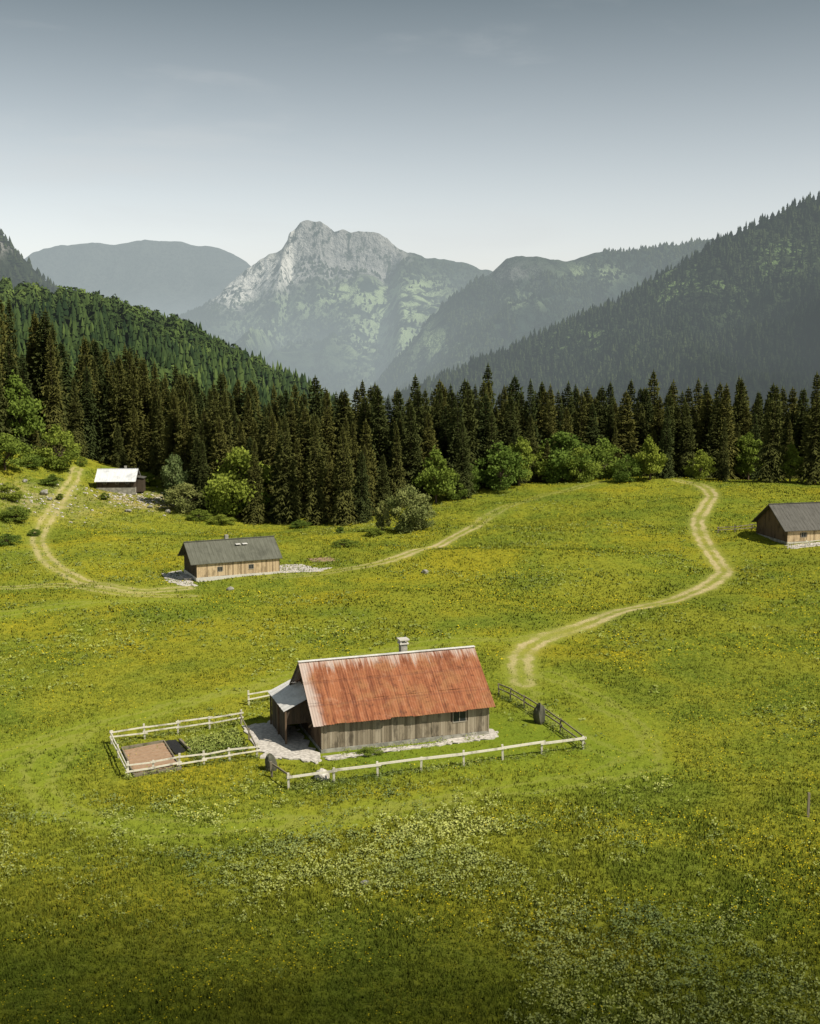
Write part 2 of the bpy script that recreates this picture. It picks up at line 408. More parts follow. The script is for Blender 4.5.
def herbs(name,x,y,nl,rad,ht,ls,mat,bias=0.):
    n=len(x);z=H(x,y)
    R=np.repeat(rad*(.5+RNG.random(n)),nl);a=RNG.random(n*nl)*math.tau;rr=np.sqrt(RNG.random(n*nl))*R
    hh=np.repeat(ht*(.5+RNG.random(n)),nl)
    X=np.repeat(x,nl)+np.cos(a)*rr;Y=np.repeat(y,nl)+np.sin(a)*rr
    t=RNG.random(n*nl)**.6;Z=np.repeat(z,nl)+hh*t*(1-.5*(rr/R)**2)
    l=ls*(.6+.8*RNG.random(n*nl))
    ux=RNG.normal(0,1,(n*nl,3));ux[:,2]*=.5;ux/=np.linalg.norm(ux,axis=1)[:,None]
    w=RNG.normal(0,1,(n*nl,3));w=np.cross(ux,w);w/=np.linalg.norm(w,axis=1)[:,None]
    P=np.stack([X,Y,Z],-1);l=l[:,None]
    V=np.stack([P-ux*l,P-w*l*.55,P+ux*l,P+w*l*.55],1).reshape(-1,3)
    cv=np.repeat(RNG.random(n),nl)
    v=np.clip(t*.5+cv*.35+RNG.random(n*nl)*.25+bias,0,1)
    return mesh_np(name,V,np.arange(len(V)).reshape(-1,4),{'v':np.repeat(v,4)},[mat])
def mask1(x,y):
    g=ss(.46,.63,fbm(x/9,y/9,41,3))
    c=np.exp(-(((x+1)/14)**2+((y-74)/6)**2))
    return np.clip(g*ss(92,76,y)*.6+c*.95*ss(.35,.5,fbm(x/3,y/3,42,2)),0,1)
x,y=scat(17000,50,94,mask1);herbs('meadow_herbs',x,y,16,.36,.50,.078,M_WEED,.03)
def mask2(x,y): return ss(.50,.66,fbm(x/12,y/8,43,3))*.8
x,y=scat(12000,98,270,mask2);herbs('meadow_herbs',x,y,8,.45,.35,.13,M_WEED,-.2)
def mask3(x,y): return ss(.44,.58,fbm(x/8,y/6,47,3))
def flowers(x,y,sz):
    n=len(x);z=H(x,y)+.18+.2*RNG.random(n);a=RNG.random(n)*math.tau
    s_=sz*(.6+.8*RNG.random(n));tl=RNG.normal(0,.35,n)
    V=[]
    for k in range(4):
        b=a+k*math.pi/2;V.append(np.stack([x+np.cos(b)*s_,y+np.sin(b)*s_,z+s_*tl*math.cos(k*math.pi/2)],-1))
    V=np.stack(V,1).reshape(-1,3)
    return mesh_np('buttercup_flowers',V,np.arange(len(V)).reshape(-1,4),{'v':np.repeat(RNG.random(n),4)},[M_FLOW])
x,y=scat(24000,52,130,mask3);flowers(x,y,.042)
x,y=scat(30000,118,270,mask3);flowers(x,y,.07)

# ---------------------------------------------------------------- trees
def conifer_mesh(seed,h=25.,R=3.7):
    r=random.Random(seed);V=[];Fc=[];A=[];MI=[]
    def tri(a,b,c,v0,v1,m=0):
        i=len(V);V.extend([a,b,c]);Fc.append((i,i+1,i+2));A.extend([v0,v0,v1]);MI.append(m)
    ns=7
    for k in range(4):
        z0=h*k/4;z1=h*(k+1)/4;r0=.34*(1-k/4.0)+.02;r1=.34*(1-(k+1)/4.0)+.02
        for j in range(ns):
            a0=math.tau*j/ns;a1=math.tau*(j+1)/ns
            p=[(math.cos(a0)*r0,math.sin(a0)*r0,z0),(math.cos(a1)*r0,math.sin(a1)*r0,z0),(math.cos(a1)*r1,math.sin(a1)*r1,z1),(math.cos(a0)*r1,math.sin(a0)*r1,z1)]
            tri(p[0],p[1],p[2],.3,.3,1);tri(p[0],p[2],p[3],.3,.3,1)
    bulge=[r.uniform(.82,1.18) for _ in range(12)]
    z=h*r.uniform(.04,.08);lev=0
    while z<h*.985:
        t=z/h
        rad=R*((1-t)**.72)*min(1,.72+t*2.2)*bulge[int(t*11.9)]*r.uniform(.85,1.12)+.15
        nb=int(7+7*(1-t));ph=r.random()*6.28
        for j in range(nb):
            a=ph+math.tau*j/nb+r.uniform(-.3,.3);L=rad*r.uniform(.7,1.12)
            dr=r.uniform(.18,.42)+(.25 if t<.4 else 0)-(.35 if t>.85 else 0)
            ca,sa=math.cos(a),math.sin(a);nseg=max(2,int(L/.75));bv=r.uniform(-.15,.2)
            for k in range(nseg):
                s0=(k+.1)/nseg;s1=min(1.08,(k+1.35)/nseg)
                d0=L*s0;d1=L*s1
                z0=z-dr*d0*s0*1.2;z1=z-dr*d1*s1*1.2+(.15*L*s1**3)
                w=(.32+.55*(1-abs(s0-.45)))*min(1.0,.35+L*.28)
                p0=(ca*d0,sa*d0,z0)
                for sg in (-1,1):
                    ww=w*sg*r.uniform(.7,1.3)
                    q=(ca*d1-sa*ww,sa*d1+ca*ww,z1-r.uniform(.05,.4)*w)
                    m_=(ca*(d0+d1)/2+sa*ww*.15,sa*(d0+d1)/2-ca*ww*.15,(z0+z1)/2+.05)
                    v=.15+.60*s1+r.uniform(-.1,.2)+bv
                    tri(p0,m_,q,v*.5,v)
                q=(ca*(d0+d1)*.5+r.uniform(-.2,.2),sa*(d0+d1)*.5+r.uniform(-.2,.2),z0-w*r.uniform(.7,1.4))
                tri(p0,(ca*d1,sa*d1,z1),q,.25+.4*s1,.1+.3*s1)
        z+=h*.026*(1.15-.5*t)*r.uniform(.8,1.2)
    for k in range(5):
        a=k*1.256;tri((0,0,h*1.015),(math.cos(a)*.25,math.sin(a)*.25,h*.965),(math.cos(a+1.2)*.25,math.sin(a+1.2)*.25,h*.965),.4,.4)
    return mesh_np('conifer_mesh',V,Fc,{'v':np.clip(A,0,1)},[M_CON,M_BARK],MI,link=False)
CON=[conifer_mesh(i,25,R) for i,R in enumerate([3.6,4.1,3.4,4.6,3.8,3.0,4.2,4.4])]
def decid_mesh(seed,mat,h=10.,R=4.4,low=.12,nc=34,leaves=5200,ls=.26):
    r=random.Random(seed);rg=np.random.default_rng(seed)
    mb=MB();limb=[];
    def limb_(p,q,r0,r1,n=6):
        p=Vector(p);q=Vector(q);d=(q-p).normalized();u=d.orthogonal().normalized();w=d.cross(u)
        for j in range(n):
            a0=math.tau*j/n;a1=math.tau*(j+1)/n
            f=lambda c,rr,a:tuple(c+u*math.cos(a)*rr+w*math.sin(a)*rr)
            mb.poly([f(p,r0,a0),f(p,r0,a1),f(q,r1,a1),f(q,r1,a0)],1)
    limb_((0,0,-.4),(.1,.05,h*.35),.28,.2)
    cl=[]
    for i in range(nc):
        a=r.random()*math.tau;t=r.random();zz=h*(low+.1+(.84-low)*t)
        prof=math.sin(math.pi*min(1,(.22+.74*t)))**.7
        rr=R*prof*math.sqrt(r.uniform(.15,1));cr=R*r.uniform(.22,.40)*(1-.35*t)
        rr=max(0,rr-cr*.6);c=Vector((math.cos(a)*rr,math.sin(a)*rr,zz));cl.append((c,cr))
        if i%3==0: limb_((.1,.05,h*.33*r.uniform(.6,1)),tuple(c),.11,.03,4)
    w=np.array([c[1]**2 for c in cl]);w/=w.sum()
    ci=rg.choice(nc,leaves,p=w);C=np.array([tuple(c[0]) for c in cl])[ci];CR=np.array([c[1] for c in cl])[ci]
    d=rg.normal(0,1,(leaves,3));d/=np.linalg.norm(d,axis=1)[:,None]
    rad=CR*(rg.random(leaves)**.35)*(1+.22*rg.normal(0,1,leaves))
    P=C+d*rad[:,None]*np.array([1,1,.8])
    keep=P[:,2]>h*.02
    P=P[keep];n=len(P)
    u=rg.normal(0,1,(n,3));u/=np.linalg.norm(u,axis=1)[:,None];q=np.cross(u,rg.normal(0,1,(n,3)));q/=np.linalg.norm(q,axis=1)[:,None]
    l=(ls*(.6+.8*rg.random(n)))[:,None]
    Vn=np.stack([P-u*l,P-q*l*.6,P+u*l,P+q*l*.6],1).reshape(-1,3)
    clv=rg.random(nc)[ci][keep]
    v=np.clip(.15+.45*clv+.35*rg.random(n)+.15*(P[:,2]/h),0,1)
    nb=len(mb.v);V=np.vstack([np.array(mb.v),Vn])
    F1=np.array(mb.f);F2=np.arange(len(Vn)).reshape(-1,4)+nb
    return mesh_np('broadleaf_mesh',V,np.vstack([F1,F2]),{'v':np.concatenate([np.full(nb,.3),np.repeat(v,4)])},[mat,M_BARK],[1]*len(F1)+[0]*len(F2),link=False)
DEC=[decid_mesh(11,M_DEC),decid_mesh(12,M_DEC,10,5.2,.02),decid_mesh(13,M_DEC,10,3.8,.1),decid_mesh(14,M_DEC,10,6.0,.0,44,6500)]
PALE=[decid_mesh(21,M_PALE,10,5.6,.02),decid_mesh(22,M_PALE,10,4.2,.1)]
def put(name,me,x,y,s,sxy=1.0,parent=None,dz=-.15):
    o=bpy.data.objects.new(name,me);COL.objects.link(o)
    o.location=(x,y,hz(x,y)+dz);o.scale=(s*sxy,s*sxy,s);o.rotation_euler=(random.uniform(-.03,.03),random.uniform(-.03,.03),random.uniform(0,6.28))
    if parent:o.parent=parent
    return o
fe=empty('conifer_forest')
xx=EX[0]+2
while xx<EX[-1]-2:
    for row in range(9):
        x=xx+random.uniform(-1.9,1.9);y=float(edgey(x))+2+row*5.4+random.uniform(-2.2,2.2)+(random.random()<.2)*3
        if abs(x)>.42*y+14: continue
        tt=.87+.30*ss(30,95,-x)-.03*math.exp(-((x+22)/22)**2)
        s=tt*random.uniform(.70,1.06)*(1 if row else random.uniform(.55,1.0))
        if row>2: s*=1.0+.010*row
        if random.random()<.10: s*=1.10
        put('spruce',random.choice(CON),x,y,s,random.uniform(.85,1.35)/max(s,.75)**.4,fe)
    xx+=4.5
def px_tree(name,me,u,v,hpx,wpx=None,h0=10.,w0=9.):
    p=pixel_to_ground(u,v);D=math.hypot(p[0],p[1]);h=hpx/F*D*1.02;s=h/h0
    sx=1 if wpx is None else (wpx/F*D)/(w0*s)
    return put(name,me,p[0],p[1],s,sx)
for u,v,hp in [(287,523,108),(345,524,98),(362,522,72),(316,524,104),(255,523,84),(665,478,70),(815,484,105),(722,480,60),(463,498,78),(160,478,80),(205,512,70),(398,508,86),(770,482,92)]:
    px_tree('spruce_tree',random.choice(CON),u,v,hp,None,25.)
for u,v,hp,wp,k in [(18,448,68,56,0),(60,468,42,44,1),(40,442,42,40,2),(4,440,60,40,1),(238,518,68,60,3),(216,510,44,38,1),(252,521,40,40,2),(436,503,54,46,0),(500,490,48,50,1),(519,486,50,36,2),(562,481,48,50,3),(600,480,42,52,1),(580,482,34,32,3),(541,482,36,30,0),(650,480,42,34,0),(748,480,46,38,2),(627,482,28,28,1),(5,470,34,40,3),(470,494,32,28,2),(700,480,30,26,1),(790,482,36,30,0),(455,499,26,26,1),(120,463,34,30,0),(196,505,40,34,2)]:
    px_tree('broadleaf_tree',DEC[k],u,v,hp,wp)
for u,v,hp,wp,k in [(409,531,47,42,0),(382,531,32,22,1),(421,529,26,28,0),(176,506,52,40,1),(186,512,30,36,0)]:
    px_tree('willow_tree',PALE[k],u,v,hp,wp)
for u,v,hp,wp,k in [(345,547,9,26,1),(300,528,9,20,1),(52,486,12,24,0),(15,520,14,28,3),(8,545,12,24,1),(30,468,14,26,3),(340,533,7,14,2),(82,466,10,12,1),(375,535,8,18,3),(105,500,8,14,2),(200,520,12,26,1),(222,524,10,24,3),(370,754,8,22,3),(8,500,18,26,1),(120,489,6,16,3),(148,486,14,18,1),(60,500,7,12,2),(35,535,7,14,1)]:
    px_tree('shrub',DEC[k],u,v,hp,wp)

# ---------------------------------------------------------------- hills and mountains
def mountain_mat(name,base0,base1,meadow,rockc,haze=True):
    s=NT(name);p=s.pos()
    n=s.noise(p,.006,5,.65,.5);n2=s.noise(p,.035,4,.75)
    c=s.mix(s.mr(n,.3,.7),base0,base1);c=s.mix(s.mr(n2,.55,.35,0,.8),c,tuple(q*.35 for q in base0))
    mm=s.math('MULTIPLY',s.attr('meadow'),s.mr(s.noise(p,.011,5,.7,.6),.44,.54))
    c=s.mix(mm,c,meadow)
    rn=s.noise(s.scl(p,(1,1,.35)),.03,5,.75,.4)
    rk=s.math('MULTIPLY',s.attr('rock'),s.mr(rn,.40,.52),clamp=True)
    rc=s.mix(s.mr(s.noise(s.scl(p,(1.5,1.5,.22)),.05,5,.8),.3,.7),tuple(q*.22 for q in rockc),rockc)
    rc=s.mix(s.attr('pale'),rc,s.mix(rn,(.45,.44,.40),(.88,.86,.80)))
    c=s.mix(rk,c,rc)
    h=s.math('ADD',n2,s.math('MULTIPLY',s.noise(p,.02,4,.7),2))
    sh=s.n('ShaderNodeBsdfDiffuse',{'Color':c,'Normal':s.bump(h,.9,14.)}).outputs[0]
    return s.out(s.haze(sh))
def mountain(name,D,pts,front,back,base,mat,nx=220,ny=150,amp=.25,jag=2.,gul=220.,p=1.0,seed=0,cliff=None,pad=None,attr=None):
    pts=np.array(pts,float);rx=(pts[:,0]-410)/F*D;rz=CAMH+(340-pts[:,1])/F*D
    x=np.linspace(rx[0],rx[-1],nx);s_=np.linspace(0,1,ny)
    yb=D+back*(1-np.linspace(0,1,ny//4))[:-1]; yb=yb
    yf=D-front*(s_**1.25);Y=np.concatenate([yb,yf])
    X2,Y2=np.meshgrid(x,Y)
    R=np.interp(X2,rx,rz)+(fbm(X2/(gul*.16),X2*0+seed,seed,5)-.5)*2*jag
    S=np.where(Y2<=D,(D-Y2)/front,(Y2-D)/back)
    g=ridged(X2/gul+.35*fbm(X2/gul*2,Y2/gul*2,seed+3),Y2/(gul*1.9),seed,5)
    prof=(1-S)**p
    hgt=R-base
    Z=base+hgt*prof-hgt*amp*(1-g)*ss(0,.16,S)*(1-S*.6)*1.3
    Z+=(fbm(X2/(gul*.35),Y2/(gul*.35),seed+9,4)-.5)*hgt*.08*ss(0,.1,S)
    if cliff is not None:
        ch=cliff(X2);Z-=ch*ss(.0,.03,S+.016*(g-.5))*(Y2<=D)
    Z=np.where(hgt<=0,base-20,Z)
    at={'meadow':np.zeros(X2.size),'rock':np.zeros(X2.size),'pale':np.zeros(X2.size)}
    U=410+F*X2/Y2;Vv=340-(Z-CAMH)/Y2*F
    if attr: 
        for k,f in attr.items(): at[k]=np.clip(f(U,Vv,S,X2,Y2,Z),0,1).ravel()
    n1,n0=X2.shape;id_=np.arange(n1*n0).reshape(n1,n0)
    Fc=np.stack([id_[:-1,:-1],id_[1:,:-1],id_[1:,1:],id_[:-1,1:]],-1).reshape(-1,4)
    mesh_np(name,np.stack([X2.ravel(),Y2.ravel(),Z.ravel()],-1),Fc,at,[mat],smooth=True)
    Yr=Y[::-1];Zr=Z[::-1]
    def samp(px,py):
        i=np.clip(np.searchsorted(Yr,py)-1,0,len(Yr)-2);j=np.clip(np.searchsorted(x,px)-1,0,nx-2)
        fy=np.clip((py-Yr[i])/(Yr[i+1]-Yr[i]),0,1);fx=np.clip((px-x[j])/(x[j+1]-x[j]),0,1)
        return (Zr[i,j]*(1-fx)+Zr[i,j+1]*fx)*(1-fy)+(Zr[i+1,j]*(1-fx)+Zr[i+1,j+1]*fx)*fy
    return samp
def gb(U,V,u,v,a,b): return np.exp(-((U-u)/a)**2-((V-v)/b)**2)
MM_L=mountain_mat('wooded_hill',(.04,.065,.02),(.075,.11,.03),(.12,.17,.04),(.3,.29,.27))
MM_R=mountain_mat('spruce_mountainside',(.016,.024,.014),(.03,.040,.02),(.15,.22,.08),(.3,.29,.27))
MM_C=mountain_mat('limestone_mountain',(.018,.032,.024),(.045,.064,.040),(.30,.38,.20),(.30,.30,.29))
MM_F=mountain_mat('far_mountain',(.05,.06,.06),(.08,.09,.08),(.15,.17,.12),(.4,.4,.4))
sF=mountain('far_mountain',9000,[(-200,300),(-60,290),(20,268),(40,257),(62,249),(100,246),(120,247),(150,242),(190,245),(222,251),(250,263),(275,285),(310,320),(340,345)],2500,2500,-250,MM_F,300,100,.35,22,900,1.0,5)
def cl(X):
    U=410+F*X/4500.;return 130*ss(286,296,U)*ss(404,385,U)+60*np.exp(-((U-262)/22)**2)
sC=mountain('limestone_mountain',4500,[(60,400),(120,360),(180,320),(205,307),(222,296),(232,284),(246,272),(262,262),(274,256),(285,250),(290,243),(292,235),(299,230),(303,225),(310,223),(322,223),(330,228),(336,233),(344,231),(352,233),(360,231),(370,234),(380,235),(388,240),(393,246),(400,252),(412,257),(430,262),(455,266),(485,271),(530,285),(600,300),(700,320)],2300,1800,-230,MM_C,460,280,.34,14,420,1.0,11,cl,
  attr={'rock':lambda U,V,S,X,Y,Z:1.2*ss(.09,.03,S)*ss(284,295,U)*ss(420,392,U)+1.6*gb(U,V,262,274,40,16)+1.4*gb(U,V,233,295,22,12),
        'pale':lambda U,V,S,X,Y,Z:ss(312,285,U)*ss(.45,.2,S)+.25*ss(.1,.0,S),
        'meadow':lambda U,V,S,X,Y,Z:1.0*gb(U,V,350,293,26,12)+1.4*gb(U,V,412,298,34,18)+.6*gb(U,V,300,305,50,14)+1.2*gb(U,V,385,335,38,36)+.7*gb(U,V,270,330,40,18)})
sM=mountain('wooded_mountain',3000,[(340,420),(370,392),(395,362),(420,330),(445,303),(470,284),(492,272),(505,262),(520,257),(534,258),(548,263),(565,262),(590,256),(620,254),(650,250),(680,246),(705,243),(740,250),(800,262),(900,280)],1500,1200,-230,MM_C,360,220,.36,8,300,1.0,23,
  attr={'meadow':lambda U,V,S,X,Y,Z:.8*gb(U,V,590,275,26,8)+.9*gb(U,V,430,345,30,22)+.5*gb(U,V,520,300,30,10),'rock':lambda U,V,S,X,Y,Z:.5*gb(U,V,510,275,30,10)})
sR=mountain('spruce_mountain',1700,[(330,430),(380,405),(430,384),(500,352),(570,322),(620,299),(660,275),(690,258),(715,244),(740,233),(765,219),(790,210),(820,202),(870,185),(960,160),(1100,120)],1000,900,-200,MM_R,300,200,.36,6,260,1.0,31,
  attr={'meadow':lambda U,V,S,X,Y,Z:.9*gb(U,V,690,290,60,22)+.8*gb(U,V,775,262,36,20)+.7*gb(U,V,590,340,50,16)})
sLC=mountain('wooded_mountain',1800,[(-400,150),(-200,190),(-60,205),(0,229),(12,238),(24,254),(38,270),(60,290),(110,330),(160,370)],900,700,-150,MM_R,160,110,.25,4,220,1.0,37,
  attr={'rock':lambda U,V,S,X,Y,Z:1.2*gb(U,V,8,246,14,10)})
sL=mountain('wooded_hill',760,[(-420,230),(-200,262),(-60,284),(0,292),(60,297),(120,308),(170,325),(210,345),(250,366),(290,386),(330,410),(370,440),(410,470)],420,500,-60,MM_L,220,140,.22,2,130,.9,41)

def tiers(nt=3,ns=6,seed=0):
    r=random.Random(seed);V=[];Fc=[]
    for t in range(nt):
        z0=.05+t*.28;z1=min(1,z0+.5);R=.5*(1-t*.27)
        top=len(V);V.append((0,0,z1));ring=[]
        for k in range(ns):
            a=math.tau*k/ns+t*.5;q=R*r.uniform(.7,1.25);ring.append(len(V));V.append((math.cos(a)*q,math.sin(a)*q,z0+r.uniform(-.05,.05)))
        for k in range(ns): Fc.append((top,ring[k],ring[(k+1)%ns]))
    return np.array(V),np.array(Fc)
def blob(seed):
    # broadleaf crown at 700 m: a ragged cluster of leaf-clump facets
    r=random.Random(seed);V=[];Fc=[]
    for i in range(70):
        th=r.uniform(0,math.tau);ph=math.acos(r.uniform(-.4,1));q=r.uniform(.30,.52)
        c=Vector((math.cos(th)*math.sin(ph)*q,math.sin(th)*math.sin(ph)*q,.5+math.cos(ph)*q*1.05))
        n=(c-Vector((0,0,.45))).normalized();n=(n+Vector((r.uniform(-.5,.5),r.uniform(-.5,.5),r.uniform(-.4,.6)))).normalized()
        u=n.orthogonal().normalized();w=n.cross(u);a0=r.uniform(0,6.28);b=len(V)
        for k in range(3):
            a=a0+k*2.09;rr=r.uniform(.13,.24);V.append(tuple(c+u*math.cos(a)*rr+w*math.sin(a)*rr))
        Fc.append((b,b+1,b+2))
    return np.array(V),np.array(Fc)
def forest(name,samp,n,x0,x1,y0,y1,hh,ww,mat,tmpl,mask=None,vlo=0.,vhi=1.,zmin=-1e9):
    y=y0+(y1-y0)*RNG.random(n);x=x0+(x1-x0)*RNG.random(n)
    k=(np.abs(x)<.40*y+20)
    x=x[k];y=y[k];z=samp(x,y);k=z>zmin
    if mask is not None:k&=RNG.random(len(x))<mask(x,y,z)
    x=x[k];y=y[k];z=z[k];n=len(x);Vs=[];Fs=[];As=[];off=0
    ch=RNG.integers(0,len(tmpl),n)
    for i,(T,Fc) in enumerate(tmpl):
        m=ch==i;c=m.sum()
        if c==0: continue
        a=RNG.random(c)*math.tau;h=hh*(.6+.7*RNG.random(c));w=ww*(.7+.6*RNG.random(c))
        X=(T[None,:,0]*np.cos(a)[:,None]-T[None,:,1]*np.sin(a)[:,None])*w[:,None]+x[m][:,None]
        Y=(T[None,:,0]*np.sin(a)[:,None]+T[None,:,1]*np.cos(a)[:,None])*w[:,None]+y[m][:,None]
        Z=T[None,:,2]*h[:,None]+z[m][:,None]-1
        V=np.stack([X,Y,Z],-1).reshape(-1,3);f=(Fc[None]+(np.arange(c)*len(T))[:,None,None]).reshape(-1,3)+off
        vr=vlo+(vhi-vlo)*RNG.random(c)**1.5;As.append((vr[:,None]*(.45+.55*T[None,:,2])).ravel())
        Vs.append(V);Fs.append(f);off+=len(V)
    return mesh_np(name,np.vstack(Vs),np.vstack(Fs),{'v':np.concatenate(As)},[mat])
TC=[tiers(3,7,i) for i in range(4)];TC2=[tiers(2,5,i) for i in range(3)];TB=[blob(i) for i in range(4)]
def mixm(seed,sc,lo,hi): return lambda x,y,z:ss(lo,hi,fbm(x/sc,y/sc,seed,3))
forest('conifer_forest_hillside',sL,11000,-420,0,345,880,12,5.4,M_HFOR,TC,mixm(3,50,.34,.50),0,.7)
forest('broadleaf_forest_hillside',sL,5200,-420,0,345,880,8.5,7,M_HFOR,TB,mixm(3,50,.60,.42),.3,1.)
def mR(x,y,z):
    U=410+F*x/y;V=340-(z-CAMH)/y*F
    return 1-np.clip(.9*gb(U,V,690,290,60,22)+.8*gb(U,V,775,262,36,20)+.7*gb(U,V,590,340,50,16),0,1)*ss(.44,.52,fbm(x/45,y/60,91,3))
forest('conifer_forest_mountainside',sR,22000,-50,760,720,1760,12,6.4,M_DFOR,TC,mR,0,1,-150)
forest('conifer_forest_mountainside',sLC,4500,-760,-300,1100,1850,15,8,M_DFOR,TC2,None,.1,1,-150)
def mM(x,y,z):
    U=410+F*x/y;V=340-(z-CAMH)/y*F
    return np.clip(ss(.34,.44,fbm(x/130,y/130,77,3))-.8*gb(U,V,590,275,26,8)-.9*gb(U,V,430,345,30,22)-.5*gb(U,V,520,300,30,10),0,1)
forest('conifer_forest_mountainside',sM,28000,-150,1100,1600,3050,14,9.,M_DFOR,TC2,mM,.1,1,-200)
def mC(x,y,z):
    U=410+F*x/y;V=340-(z-CAMH)/y*F
    m=ss(.38,.48,fbm(x/170,y/170,79,3));m-=1.2*gb(U,V,260,278,42,17)+.8*gb(U,V,350,293,22,10)+1.*gb(U,V,412,298,32,16)+.9*gb(U,V,385,335,34,32)
    return np.clip(m,0,1)*(z<330)
forest('conifer_forest_mountainside',sC,24000,-1100,900,2400,4450,15,11,M_DFOR,TC2,mC,.1,1,-220)

# ---------------------------------------------------------------- buildings
def boards(mb,x0,x1,fy,z0,ztop,axis_='x',w=.22,th=.035,sgn=-1,gap=.012,skip=None):
    x=x0
    while x<x1-.02:
        ww=min(w*random.uniform(.8,1.2),x1-x);jig=random.uniform(0,.02);zt=ztop(x+ww/2);zb=z0+random.uniform(-.05,.06)
        lo,hi=sorted((fy,fy+sgn*(th+jig)))
        segs=[(zb,zt)]
        if skip:
            for (a,b,c,d) in skip:
                if x+ww>a and x<b: segs=[(zb,c),(d,zt)]
        for s0,s1 in segs:
            if s1-s0<.03: continue
            if axis_=='x': mb.box(x,x+ww-gap,lo,hi,s0,s1,0,None,random.random())
            else: mb.box(lo,hi,x,x+ww-gap,s0,s1,0,None,random.random())
        x+=ww
def gable_house(name,loc,rz,L,W,wh,rise,ovf,ovl,ovr,mw,mg,mr,found=.35,fm=None,corr=False,windows=(),wdy=.22):
    e=empty(name,loc,rz);k=rise/(W/2)
    c=MB()
    I=.0
    for (y,sg) in ((0,1),(W,-1)): c.poly([(0,y,-1.2),(L,y,-1.2),(L,y,wh),(0,y,wh)] if sg>0 else [(L,y,-1.2),(0,y,-1.2),(0,y,wh),(L,y,wh)])
    for x in (0,L): c.poly([(x,0,-1.2),(x,W,-1.2),(x,W,wh),(x,W/2,wh+rise-.02),(x,0,wh)],0)
    c.obj('walls',[M_DARKW],e)
    b=MB();boards(b,0,L,-.002,found,lambda x:wh-.02,'x',wdy,skip=[(w[0]-.05,w[1]+.05,w[2],w[3]) for w in windows]);b.obj('front_boards',[mw],e)
    b=MB()
    gz_=lambda y:wh+rise-abs(y-W/2)*k-.12
    boards(b,0,W,-.002,found,gz_,'y',wdy);boards(b,0,W,L+.002,found,gz_,'y',wdy,sgn=1);b.obj('gable_boards',[mg],e)
    f=MB();t=.10
    f.box(-t,L+t,-t,-.004,-1.3,found);f.box(-t,-.004,0,W+t,-1.3,found-.004);f.box(L+.004,L+t,0,W+t,-1.3,found-.004);f.obj('stone_foundation',[fm or M_STONE],e)
    r=MB();zt=.10
    if corr:
        nxs=int((L+ovl+ovr)/.055);rows=3
        for side in (0,1):
            for rw in range(rows):
                s0=rw/rows;s1=(rw+1)/rows+.012
                prev=None
                for i in range(nxs+1):
                    xq=-ovl+(L+ovl+ovr)*i/nxs
                    wz=.016*math.sin(math.tau*xq/.22)+.03*(float(vn(xq/.94//1,rw*3.1+side,19))-.5)
                    jj=.09*float(vn(xq/.94//1,rw*3.1+side,9))*(1 if rw==0 else 0)
                    pts=[]
                    for s_ in (s0,s1):
                        dist=(W/2+ovf+jj)*(1-s_) if s_<1 else 0
                        yy=(W/2-dist) if side==0 else (W/2+dist)
                        zz=wh+rise+zt-dist*k+wz+(.02 if s_==s0 and rw else 0)
                        pts.append((xq,yy,zz))
                    if prev: 
                        q=[prev[0],pts[0],pts[1],prev[1]]
                        r.poly(q if side==0 else q[::-1])
                    prev=pts
        r.obj('rusty_roof',[mr],e)
        r2=MB()
        r2.beam((-ovl-.02,W/2,wh+rise+zt+.05),(L+ovr+.02,W/2,wh+rise+zt+.05),.36,.05)
        r2.obj('ridge_cap',[M_ZINC],e)
    else:
        for side in (0,1):
            d=W/2+ovf
            y1=W/2-d if side==0 else W/2+d;z1=wh+rise+zt-d*k
            a=[(-ovl,W/2,wh+rise+zt),(L+ovr,W/2,wh+rise+zt),(L+ovr,y1,z1),(-ovl,y1,z1)]
            bt=[(p[0],p[1],p[2]-.09) for p in a]
            r.poly(a[::-1] if side==0 else a);r.poly(bt)
            r.poly([a[3],a[2],bt[2],bt[3]]);r.poly([a[0],a[3],bt[3],bt[0]]);r.poly([a[2],a[1],bt[1],bt[2]])
            nst=int((L+ovl+ovr)/.6)
            for i in range(nst+1):
                xq=-ovl+.03+(L+ovl+ovr-.06)*i/nst
                r.beam((xq,W/2,wh+rise+zt+.005),(xq,y1,z1+.005),.03,.03)
        r.obj('roof',[mr],e)
        r2=MB();r2.beam((-ovl,W/2,wh+rise+zt+.05),(L+ovr,W/2,wh+rise+zt+.05),.3,.06);r2.obj('ridge_cap',[mr],e)
    ra=MB()
    for x in (-ovl+.03,L+ovr-.03):
        for side in (-1,1):
            d=W/2+ovf-.03
            ra.beam((x,W/2,wh+rise-.02),(x,W/2+side*d,wh+rise-.02-d*k),.05,.16)
    nr=int(L/1.1)
    for i in range(nr+1):
        x=.1+(L-.2)*i/nr
        for side in (-1,1):
            d=W/2+ovf-.08;ra.beam((x,W/2+side*(W/2-.1),wh+rise-.06-(W/2-.1)*k),(x,W/2+side*d,wh+rise-.06-d*k),.08,.10)
    ra.obj('rafters',[M_DARKW],e)
    for w in windows:
        m=MB();a,b_,z0,z1=w
        m.box(a,b_,-.03,-.01,z0,z1,0)
        g=m.obj('window_glass',[M_GLASS],e)
        m=MB();t=.06
        m.box(a-t,b_+t,-.075,-.035,z1,z1+t);m.box(a-t,b_+t,-.10,-.035,z0-t,z0);m.box(a-t,a,-.07,-.035,z0,z1);m.box(b_,b_+t,-.07,-.035,z0,z1);m.box((a+b_)/2-.02,(a+b_)/2+.02,-.06,-.035,z0,z1)
        m.obj('window_frame',[M_FRAME],e)
    return e

